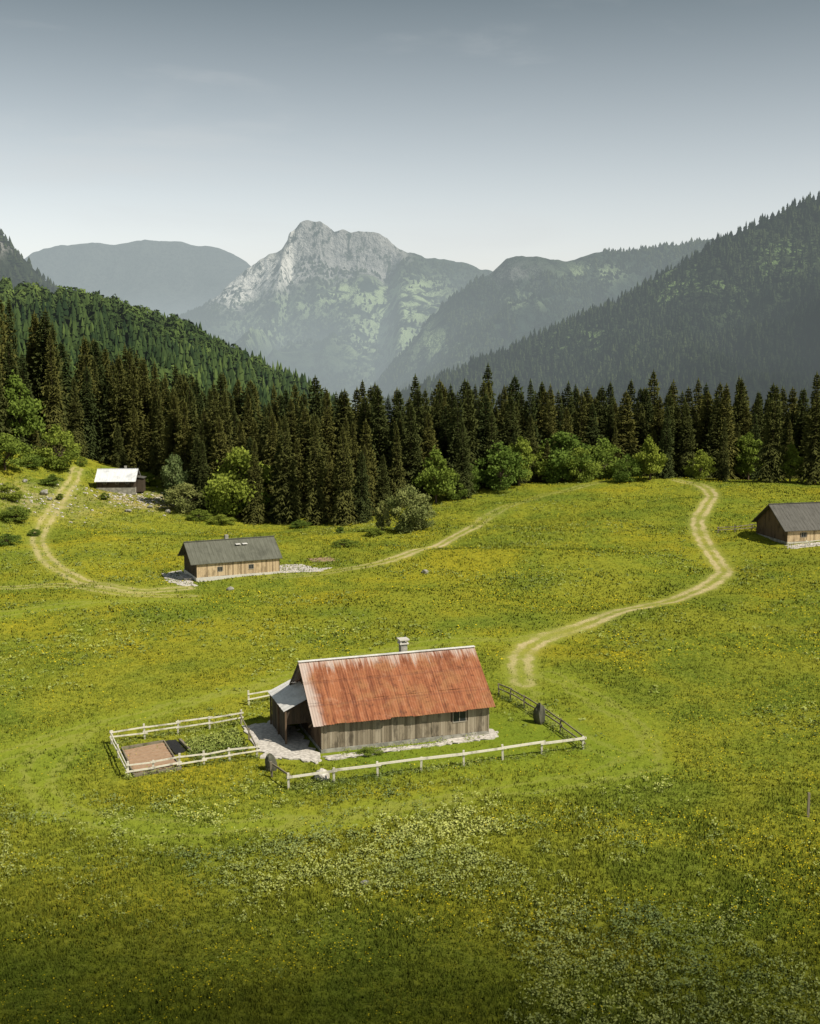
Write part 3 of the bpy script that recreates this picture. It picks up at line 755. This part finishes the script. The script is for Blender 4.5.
zb=hz(BO[0]+5,BO[1]+4)
barn=gable_house('alpine_barn',(BO[0],BO[1],zb),math.radians(19),14.4,8.4,3.0,3.45,.62,.85,.45,M_WOOD,M_BRNW,M_RUST,.36,M_STONE,True,[(11.3,12.4,1.45,2.35)])
m=MB();m.box(8.3,8.9,4.75,5.35,5.2,7.15);m.obj('chimney_stack',[M_STONE],barn,.03)
m=MB();m.box(8.2,9.0,4.65,5.45,7.15,7.25);[m.box(8.25+i*.57,8.38+i*.57,4.72+j*.57,4.85+j*.57,7.25,7.5) for i in (0,1) for j in (0,1)];m.box(8.16,9.04,4.61,5.49,7.5,7.60);m.obj('chimney_cap',[M_PLASTER],barn)
m=MB()
n=34
for i in range(n):
    y0=2.6+6.0*i/n;y1=2.6+6.0*(i+1)/n;w0=.02*math.sin(y0*28);w1=.02*math.sin(y1*28)
    m.poly([(-.05,y0,4.05+w0),(-.05,y1,4.05+w1),(-2.5,y1,2.95+w1),(-2.5,y0,2.95+w0)][::-1])
m.obj('porch_roof',[M_ZINC],barn)
m=MB()
boards(m,3.0,8.2,-2.2,.1,lambda y:2.95,'y',.25)
for y in (3.0,8.2):
    x=-2.2
    while x<-.1:
        ww=.24;m.box(x,x+ww-.015,y-.02,y+.02,.1 if y>4 else 1.7,2.98+(x+2.2)*.44,0,None,random.random());x+=ww
m.obj('porch_walls',[M_DARKW],barn)
m=MB()
for y in (2.75,5.5,8.4): m.box(-2.38,-2.24,y-.07,y+.07,-.3,2.88)
m.beam((-2.31,2.7,2.84),(-2.31,8.5,2.84),.12,.14);m.beam((-.2,.3,2.95),(-1.0,.3,2.2),.1,.1)
m.obj('porch_posts',[M_BRNW],barn)
m=MB();m.box(-.09,-.055,1.0,2.2,.3,2.25,0,None,.9);m.box(-.10,-.05,.92,1.0,.3,2.33);m.box(-.10,-.05,2.2,2.28,.3,2.33);m.obj('gable_door',[M_BRNW],barn)
m=MB()
for x in (-.06,14.36): m.box(x,x+.14,-.10,.02,.3,2.92)
m.box(5.0,5.12,-.085,-.045,.45,2.8);m.box(9.4,9.5,-.085,-.045,.45,2.8)
m.obj('corner_posts',[M_WOOD],barn)

def pad(name,pix,mat,th=.06,jit=.25,sub=6,seed=1):
    P=[pixel_to_ground(u,v) for u,v in pix];r=random.Random(seed);o=[]
    for i in range(len(P)):
        a=P[i];b=P[(i+1)%len(P)]
        for k in range(sub):
            t=k/sub;q=a*(1-t)+b*t;o.append((q[0]+r.uniform(-jit,jit),q[1]+r.uniform(-jit,jit)))
    cx=sum(p[0] for p in o)/len(o);cy=sum(p[1] for p in o)/len(o)
    V=[(cx,cy,hz(cx,cy)+th)];F_=[];n=len(o);rings=6
    for rr in range(1,rings+1):
        for p in o:
            f=rr/rings;x=cx+(p[0]-cx)*f;y=cy+(p[1]-cy)*f;V.append((x,y,hz(x,y)+th+r.uniform(0,.02)))
    for i in range(n): F_.append((0,1+i,1+(i+1)%n))
    for rr in range(rings-1):
        for i in range(n):
            a=1+rr*n+i;b=1+rr*n+(i+1)%n;F_.append((a,a+n,b+n,b))
    b0=len(V)
    for p in o: V.append((p[0],p[1],hz(*p)-.2))
    for i in range(n): F_.append((1+(rings-1)*n+i,b0+i,b0+(i+1)%n,1+(rings-1)*n+(i+1)%n))
    me=bpy.data.meshes.new(name);me.from_pydata(V,[],F_);me.update();me.materials.append(mat)
    ob=bpy.data.objects.new(name,me);COL.objects.link(ob);return ob
pad('stone_patio',[(244,727),(272,722),(290,724),(302,738),(321,757),(316,764),(292,760),(264,758),(258,748)],M_GRAV,.10,.32,8)
pad('gravel_path',[(324,758),(400,748),(487,737),(490,730),(497,733),(497,738),(455,744),(400,751),(330,761)],M_GRAV,.09,.2,12)
pad('gravel_path',[(272,566),(300,564),(318,569),(330,568),(318,572),(272,573)],M_GRAV,.06,.5)
pad('stone_patio',[(163,574),(180,570),(193,580),(196,586),(180,586),(166,581)],M_GRAV,.06,.4)
pad('gravel_path',[(308,559),(330,557),(335,561),(312,562)],M_SOIL,.06,.3)
pad('gravel_path',[(786,546),(830,541),(830,545),(790,549)],M_GRAV,.06,.3)

def frame(u,v,rz): 
    p=pixel_to_ground(u,v);return (p[0],p[1],hz(*p)),math.radians(rz)
l,r_=frame(197,582,24)
ch=gable_house('grey_roofed_chalet',(l[0],l[1],l[2]+.1),r_,12.0,7.2,2.6,2.3,.35,.9,.4,M_TANW,M_DARKW,M_GREYR,.5,M_PLASTER,False,[(3.0,3.6,1.2,1.8),(7.5,8.1,1.2,1.8)])
m=MB()
for i in range(2):
    k=2.3/3.6
    m.beam((6.3+i*1.0,2.55,2.6+2.3+.2-1.05*k),(7.0+i*1.0,2.55,2.6+2.3+.2-1.05*k),.8,.08)
m.obj('roof_light',[M_ZINC],ch)
m=MB();m.box(5.2,5.7,3.9,4.4,4.2,5.6);m.obj('chimney_stack',[M_STONE],ch,.03)
m=MB();m.box(-1.4,-.1,1.5,4.5,-.5,.25);m.box(-2.0,-1.4,2.0,4.0,-.5,.12);m.obj('stone_steps',[M_GRAV],ch)
l,r_=frame(97,489,3)
wc=gable_house('white_roofed_chalet',(l[0],l[1],l[2]+.1),r_,8.0,6.2,1.9,1.9,.7,.4,.4,M_DARKW,M_DARKW,M_WHITER,.15,M_STONE,False,[(1.4,2.0,1.0,1.5),(4.0,4.6,1.0,1.5),(6.2,6.8,1.0,1.5)])
m=MB();m.box(8.06,9.6,1.5,4.5,-1,1.9);m.obj('annex_walls',[M_DARKW],wc)
m=MB();M_=Matrix.Translation((8.0,1.3,2.25))@Matrix.Rotation(math.radians(9),4,'Y');m.box(0,1.9,0,3.4,0,.08,0,M_);m.obj('annex_roof',[M_DGREY],wc)
m=MB();m.box(5.3,5.8,3.5,4.0,3.2,4.5);m.obj('chimney_stack',[M_STONE],wc)
l,r_=frame(787,545,14)
rb=gable_house('dark_roofed_barn',(l[0],l[1],l[2]+.1),r_,16,9.5,2.5,3.3,.5,.8,.5,M_TANW,M_BRNW,M_DGREY,.4,M_STONE,False,[(2.5,3.3,1.1,1.8),(6,6.8,1.1,1.8)])

# ---------------------------------------------------------------- fences, garden
def fence(name,pix,rails,mat,ph=1.15,pw=.16,rw=.07,rh=.15,seed=0,extra=None,gaps=()):
    r=random.Random(seed);m=MB();P=[pixel_to_ground(u,v) for u,v in pix]
    for p in P:
        z=hz(*p);q=r.uniform(-.07,.07);m.beam((p[0],p[1],z-.4),(p[0]+q,p[1]+r.uniform(-.05,.05),z+ph*r.uniform(.88,1.12)),pw*.9,pw*.9,0,.35+.65*r.random())
    for i in range(len(P)-1):
        if i in gaps: continue
        a,b=P[i],P[i+1];d=(b-a)/np.linalg.norm(b-a);nrm=np.array([-d[1],d[0]])*(-(pw/2+rw/2+.005))
        a2=a+nrm-d*.2;b2=b+nrm+d*.2
        for hgt in rails:
            m.beam((a2[0],a2[1],hz(*a)+hgt+r.uniform(-.08,.08)),(b2[0],b2[1],hz(*b)+hgt+r.uniform(-.08,.08)),rw,rh*r.uniform(.8,1),0,.35+.65*r.random())
    return m.obj(name,[mat])
fence('wooden_fence',[(289,789),(334,783),(378,777),(421,771),(464,766),(503,760),(542,754),(583,749)],[1.0],M_FENCE,1.15,.17,.10,.19,1)
fence('wooden_fence',[(583,749),(560,732),(541,719),(524,708),(510,700),(499,695)],[1.0,.55],M_FENCED,1.15,.14,.07,.12,2)
fence('wooden_fence',[(289,789),(272,777)],[.95],M_FENCED,1.1,.18,.09,.15,8)
fence('wooden_fence',[(249,705),(285,698),(318,692)],[1.0,.55],M_FENCE,1.4,.16,.07,.12,3)
fence('garden_fence',[(112,744),(145,739),(178,734),(210,729),(241,724)],[1.05,.6],M_FENCE,1.2,.14,.07,.12,4)
fence('garden_fence',[(128,777),(153,773),(179,769),(204,765),(230,761),(257,757)],[.95,.5],M_FENCE,1.15,.15,.07,.13,5)
fence('garden_fence',[(112,744),(119,758),(128,777)],[1.0,.55],M_FENCE,1.15,.14,.07,.12,6)
fence('garden_fence',[(241,724),(249,740),(257,757)],[.95],M_FENCED,1.15,.14,.07,.12,7)
fence('wooden_fence',[(718,533),(735,532),(752,530),(762,531)],[1.0,.5],M_FENCED,1.2,.16,.09,.12,9)
fence('wooden_fence',[(788,549),(806,547),(824,545)],[.9],M_FENCE,1.1,.16,.09,.14,10)
fence('fence_post',[(808,817)],[],M_FENCED,1.6,.17,seed=11)
pad('garden_bed',[(124,752),(135,776),(180,769),(164,744)],M_SOIL,.14,.05)
m=MB();A_,B_,C_,D_=[pixel_to_ground(u,v) for u,v in [(122,750),(134,777),(181,770),(164,743)]]
for a,b in ((A_,B_),(B_,C_),(C_,D_),(D_,A_)): m.beam((a[0],a[1],hz(*a)+.12),(b[0],b[1],hz(*b)+.12),.10,.28)
for k in range(1,9):
    t=k/9;a=A_*(1-t)+B_*t;b=D_*(1-t)+C_*t;m.beam((a[0],a[1],hz(*a)+.17),(b[0],b[1],hz(*b)+.17),.12,.07,1)
m.obj('bed_frame_and_furrows',[M_FENCED,M_SOIL])
bpy.data.objects['bed_frame_and_furrows'].parent=bpy.data.objects['garden_bed']
pad('garden_sheet',[(164,742),(176,741),(186,752),(175,755)],M_BLACK,.12,.04)
m=MB();a,b=pixel_to_ground(180,742),pixel_to_ground(191,753);m.beam((a[0],a[1],hz(*a)+.2),(b[0],b[1],hz(*b)+.2),.2,.2);m.obj('garden_plank',[M_FENCED])
xg=[];yg=[]
for i in range(420):
    a,b=random.random(),random.random();q0=pixel_to_ground(186,742)*(1-a)+pixel_to_ground(238,730)*a;q1=pixel_to_ground(192,762)*(1-a)+pixel_to_ground(250,752)*a;q=q0*(1-b)+q1*b;xg.append(q[0]);yg.append(q[1])
herbs('garden_plants',np.array(xg),np.array(yg),14,.3,.5,.08,M_WEED,-.35)
def strip(pix,n,jit=.5):
    P=[pixel_to_ground(u,v) for u,v in pix];X=[];Y=[]
    for i in range(n):
        k=random.randrange(len(P)-1);t=random.random();q=P[k]*(1-t)+P[k+1]*t;X.append(q[0]+random.gauss(0,jit));Y.append(q[1]+random.gauss(0,jit))
    return np.array(X),np.array(Y)
for pix,n in (([(289,789),(378,777),(464,766),(583,749)],330),([(583,749),(541,719),(499,695)],200),([(112,744),(178,734),(241,724)],160),([(128,777),(179,769),(257,757)],160),([(335,757),(400,748),(480,738)],90),([(249,705),(318,692)],90)):
    X,Y=strip(pix,n,.35);herbs('fence_weeds',X,Y,10,.22,.38,.06,M_WEED,-.2)
# ---------------------------------------------------------------- rocks
def rock_mesh(seed,mat,sub=3):
    import bmesh
    from mathutils import noise as mn
    bm=bmesh.new();bmesh.ops.create_icosphere(bm,subdivisions=sub,radius=.5)
    for v in bm.verts:
        n=mn.fractal(v.co*2.2+Vector((seed*7.1,0,0)),1.,2.,3);c=mn.cell_vector(v.co*1.8+Vector((seed*3,1,1)))
        v.co*=1+.28*n+.10*(c.x-.5)
    me=bpy.data.meshes.new('rock_mesh');bm.to_mesh(me);bm.free();me.materials.append(mat);return me
RK=[rock_mesh(i,M_STONE) for i in range(4)];RD=[rock_mesh(i+9,M_ROCKD) for i in range(2)]
def rock(me,u,v,w,d,h,name='boulder'):
    p=pixel_to_ground(u,v);o=bpy.data.objects.new(name,me);COL.objects.link(o);o.location=(p[0],p[1],hz(*p)+h*.25);o.scale=(w,d,h);o.rotation_euler=(random.uniform(-.2,.2),random.uniform(-.2,.2),random.uniform(0,6.28))
RL=rock_mesh(2,M_GRAV)
rock(RL,322,779,1.4,1.1,1.1);rock(RD[0],539,723,1.1,.9,2.4);rock(RD[1],271,770,1.0,.9,1.8)
for u,v,w in [(44,494,1.9),(230,590,1.0),(425,573,1.2),(50,500,1.3),(150,508,1.3),(168,512,1.2),(128,512,1.4),(12,510,1.4),(25,482,1.3),(365,884,.6),(140,500,1.2),(176,505,1.3)]:
    rock(random.choice(RK),u,v,w,w*.8,w*.6)
V=[];Fc=[];off=0
me=rock_mesh(3,M_GRAV,1);T=np.array([tuple(v.co) for v in me.vertices]);TF=np.array([list(p.vertices) for p in me.polygons])
for i in range(460):
    c=s1 if i%4 else s3
    x=c[0]+random.gauss(0,7);y=c[1]+random.gauss(0,5);s_=random.uniform(.2,.75);V.append(T*s_*np.array([1,1,.6])+np.array([x,y,hz(x,y)+s_*.1]));Fc.append(TF+off);off+=len(T)
mesh_np('scattered_stones',np.vstack(V),np.vstack(Fc),None,[M_GRAV])

# ---------------------------------------------------------------- unseen sheets, added towards the sun to cast soft shade
sd=Vector((math.sin(SUN_AZ)*math.cos(SUN_EL),math.cos(SUN_AZ)*math.cos(SUN_EL),math.sin(SUN_EL)))
def shade_sheet(target,alt,rx,ry,dens,e0=1.0,e1=.45,rz=0):
    s=NT('shade_sheet_alpha');o=s.obj()
    ln=s.n('ShaderNodeVectorMath',{0:s.scl(o,(1,1,0))},operation='LENGTH').outputs['Value']
    n=s.noise(o,1.6,5,.6)
    e=s.math('ADD',ln,s.math('MULTIPLY',s.math('SUBTRACT',n,.5),.25))
    f=s.math('MULTIPLY',s.mr(e,e0,e1),dens)
    sh=s.n('ShaderNodeMixShader',{0:f,1:s.n('ShaderNodeBsdfTransparent').outputs[0],2:s.n('ShaderNodeBsdfDiffuse',{'Color':(.85,.85,.85,1)}).outputs[0]}).outputs[0]
    mt=s.out(sh)
    n_=24;x=np.linspace(-1.2,1.2,n_);X,Y=np.meshgrid(x,x);Z=.25*(1-np.clip(X**2+Y**2,0,1.4))+.05*fbm(X*3,Y*3,2)
    id_=np.arange(n_*n_).reshape(n_,n_);Fc=np.stack([id_[:-1,:-1],id_[:-1,1:],id_[1:,1:],id_[1:,:-1]],-1).reshape(-1,4)
    ob=mesh_np('shade_sheet',np.stack([X.ravel(),Y.ravel(),Z.ravel()],-1),Fc,None,[mt],smooth=True)
    t=alt/sd.z;ob.location=(target[0]+sd.x*t,target[1]+sd.y*t,alt);ob.scale=(rx,ry,min(rx,ry)*.3);ob.rotation_euler=(0,0,rz)
shade_sheet((0,-63),420,230,140,.90,1.03,.80,0)  # added out of view to darken the near meadow
shade_sheet((620,1250),1400,420,520,.72)  # second added sheet, out of view, dims the right mountain

# ---------------------------------------------------------------- world, sun, camera
w=bpy.data.worlds.new('World');scene.world=w;w.use_nodes=True
s=NT('',w.node_tree)
sky=s.n('ShaderNodeTexSky',sky_type='NISHITA',sun_disc=False,sun_elevation=SUN_EL,sun_rotation=SUN_AZ,altitude=1400.,air_density=1.0,dust_density=3.5,ozone_density=1.0).outputs[0]
hs=s.n('ShaderNodeHueSaturation',{'Color':sky,'Saturation':.44,'Value':1.0,'Hue':.475,'Fac':1.0}).outputs[0]
dr=s.n('ShaderNodeTexCoord').outputs['Generated']
z=s.n('ShaderNodeSeparateXYZ',{0:dr}).outputs[2]
# valley haze: pale low on the horizon, thinning upwards
hs=s.mix(1.0,hs,s.mix(s.mr(z,.03,.27,0,1,False),(1.95,1.80,1.72),(.60,.64,.64)),'MULTIPLY')
cn=s.noise(s.scl(dr,(1.2,1.2,5.5)),3.0,6,.55,.4)
cn2=s.noise(s.scl(dr,(1.0,1.0,3.0)),1.7,2,.5)
cm=s.math('MULTIPLY',s.math('MULTIPLY',s.mr(cn,.50,.74),s.mr(cn2,.40,.60)),.34)
hs=s.mix(cm,hs,(6.6,6.8,6.8))
bg=s.n('ShaderNodeBackground',{'Color':hs,'Strength':.10}).outputs[0]
s.n('ShaderNodeOutputWorld',{'Surface':bg})
sl=bpy.data.lights.new('sun','SUN');sl.energy=5.0;sl.angle=math.radians(.5);sl.color=(1,.93,.80)
so=bpy.data.objects.new('sun',sl);COL.objects.link(so);so.rotation_euler=(-sd).to_track_quat('-Z','Y').to_euler()
cam=bpy.data.cameras.new('camera');co=bpy.data.objects.new('camera',cam);COL.objects.link(co)
cam.sensor_fit='VERTICAL';cam.sensor_height=24;cam.sensor_width=24;cam.lens=F/1024*24;cam.clip_start=1;cam.clip_end=40000
co.location=(0,0,CAMH);co.rotation_euler=(math.pi/2-PITCH,0,0)
scene.camera=co
scene.view_settings.view_transform='Standard';scene.view_settings.look='None';scene.view_settings.exposure=0;scene.view_settings.gamma=1
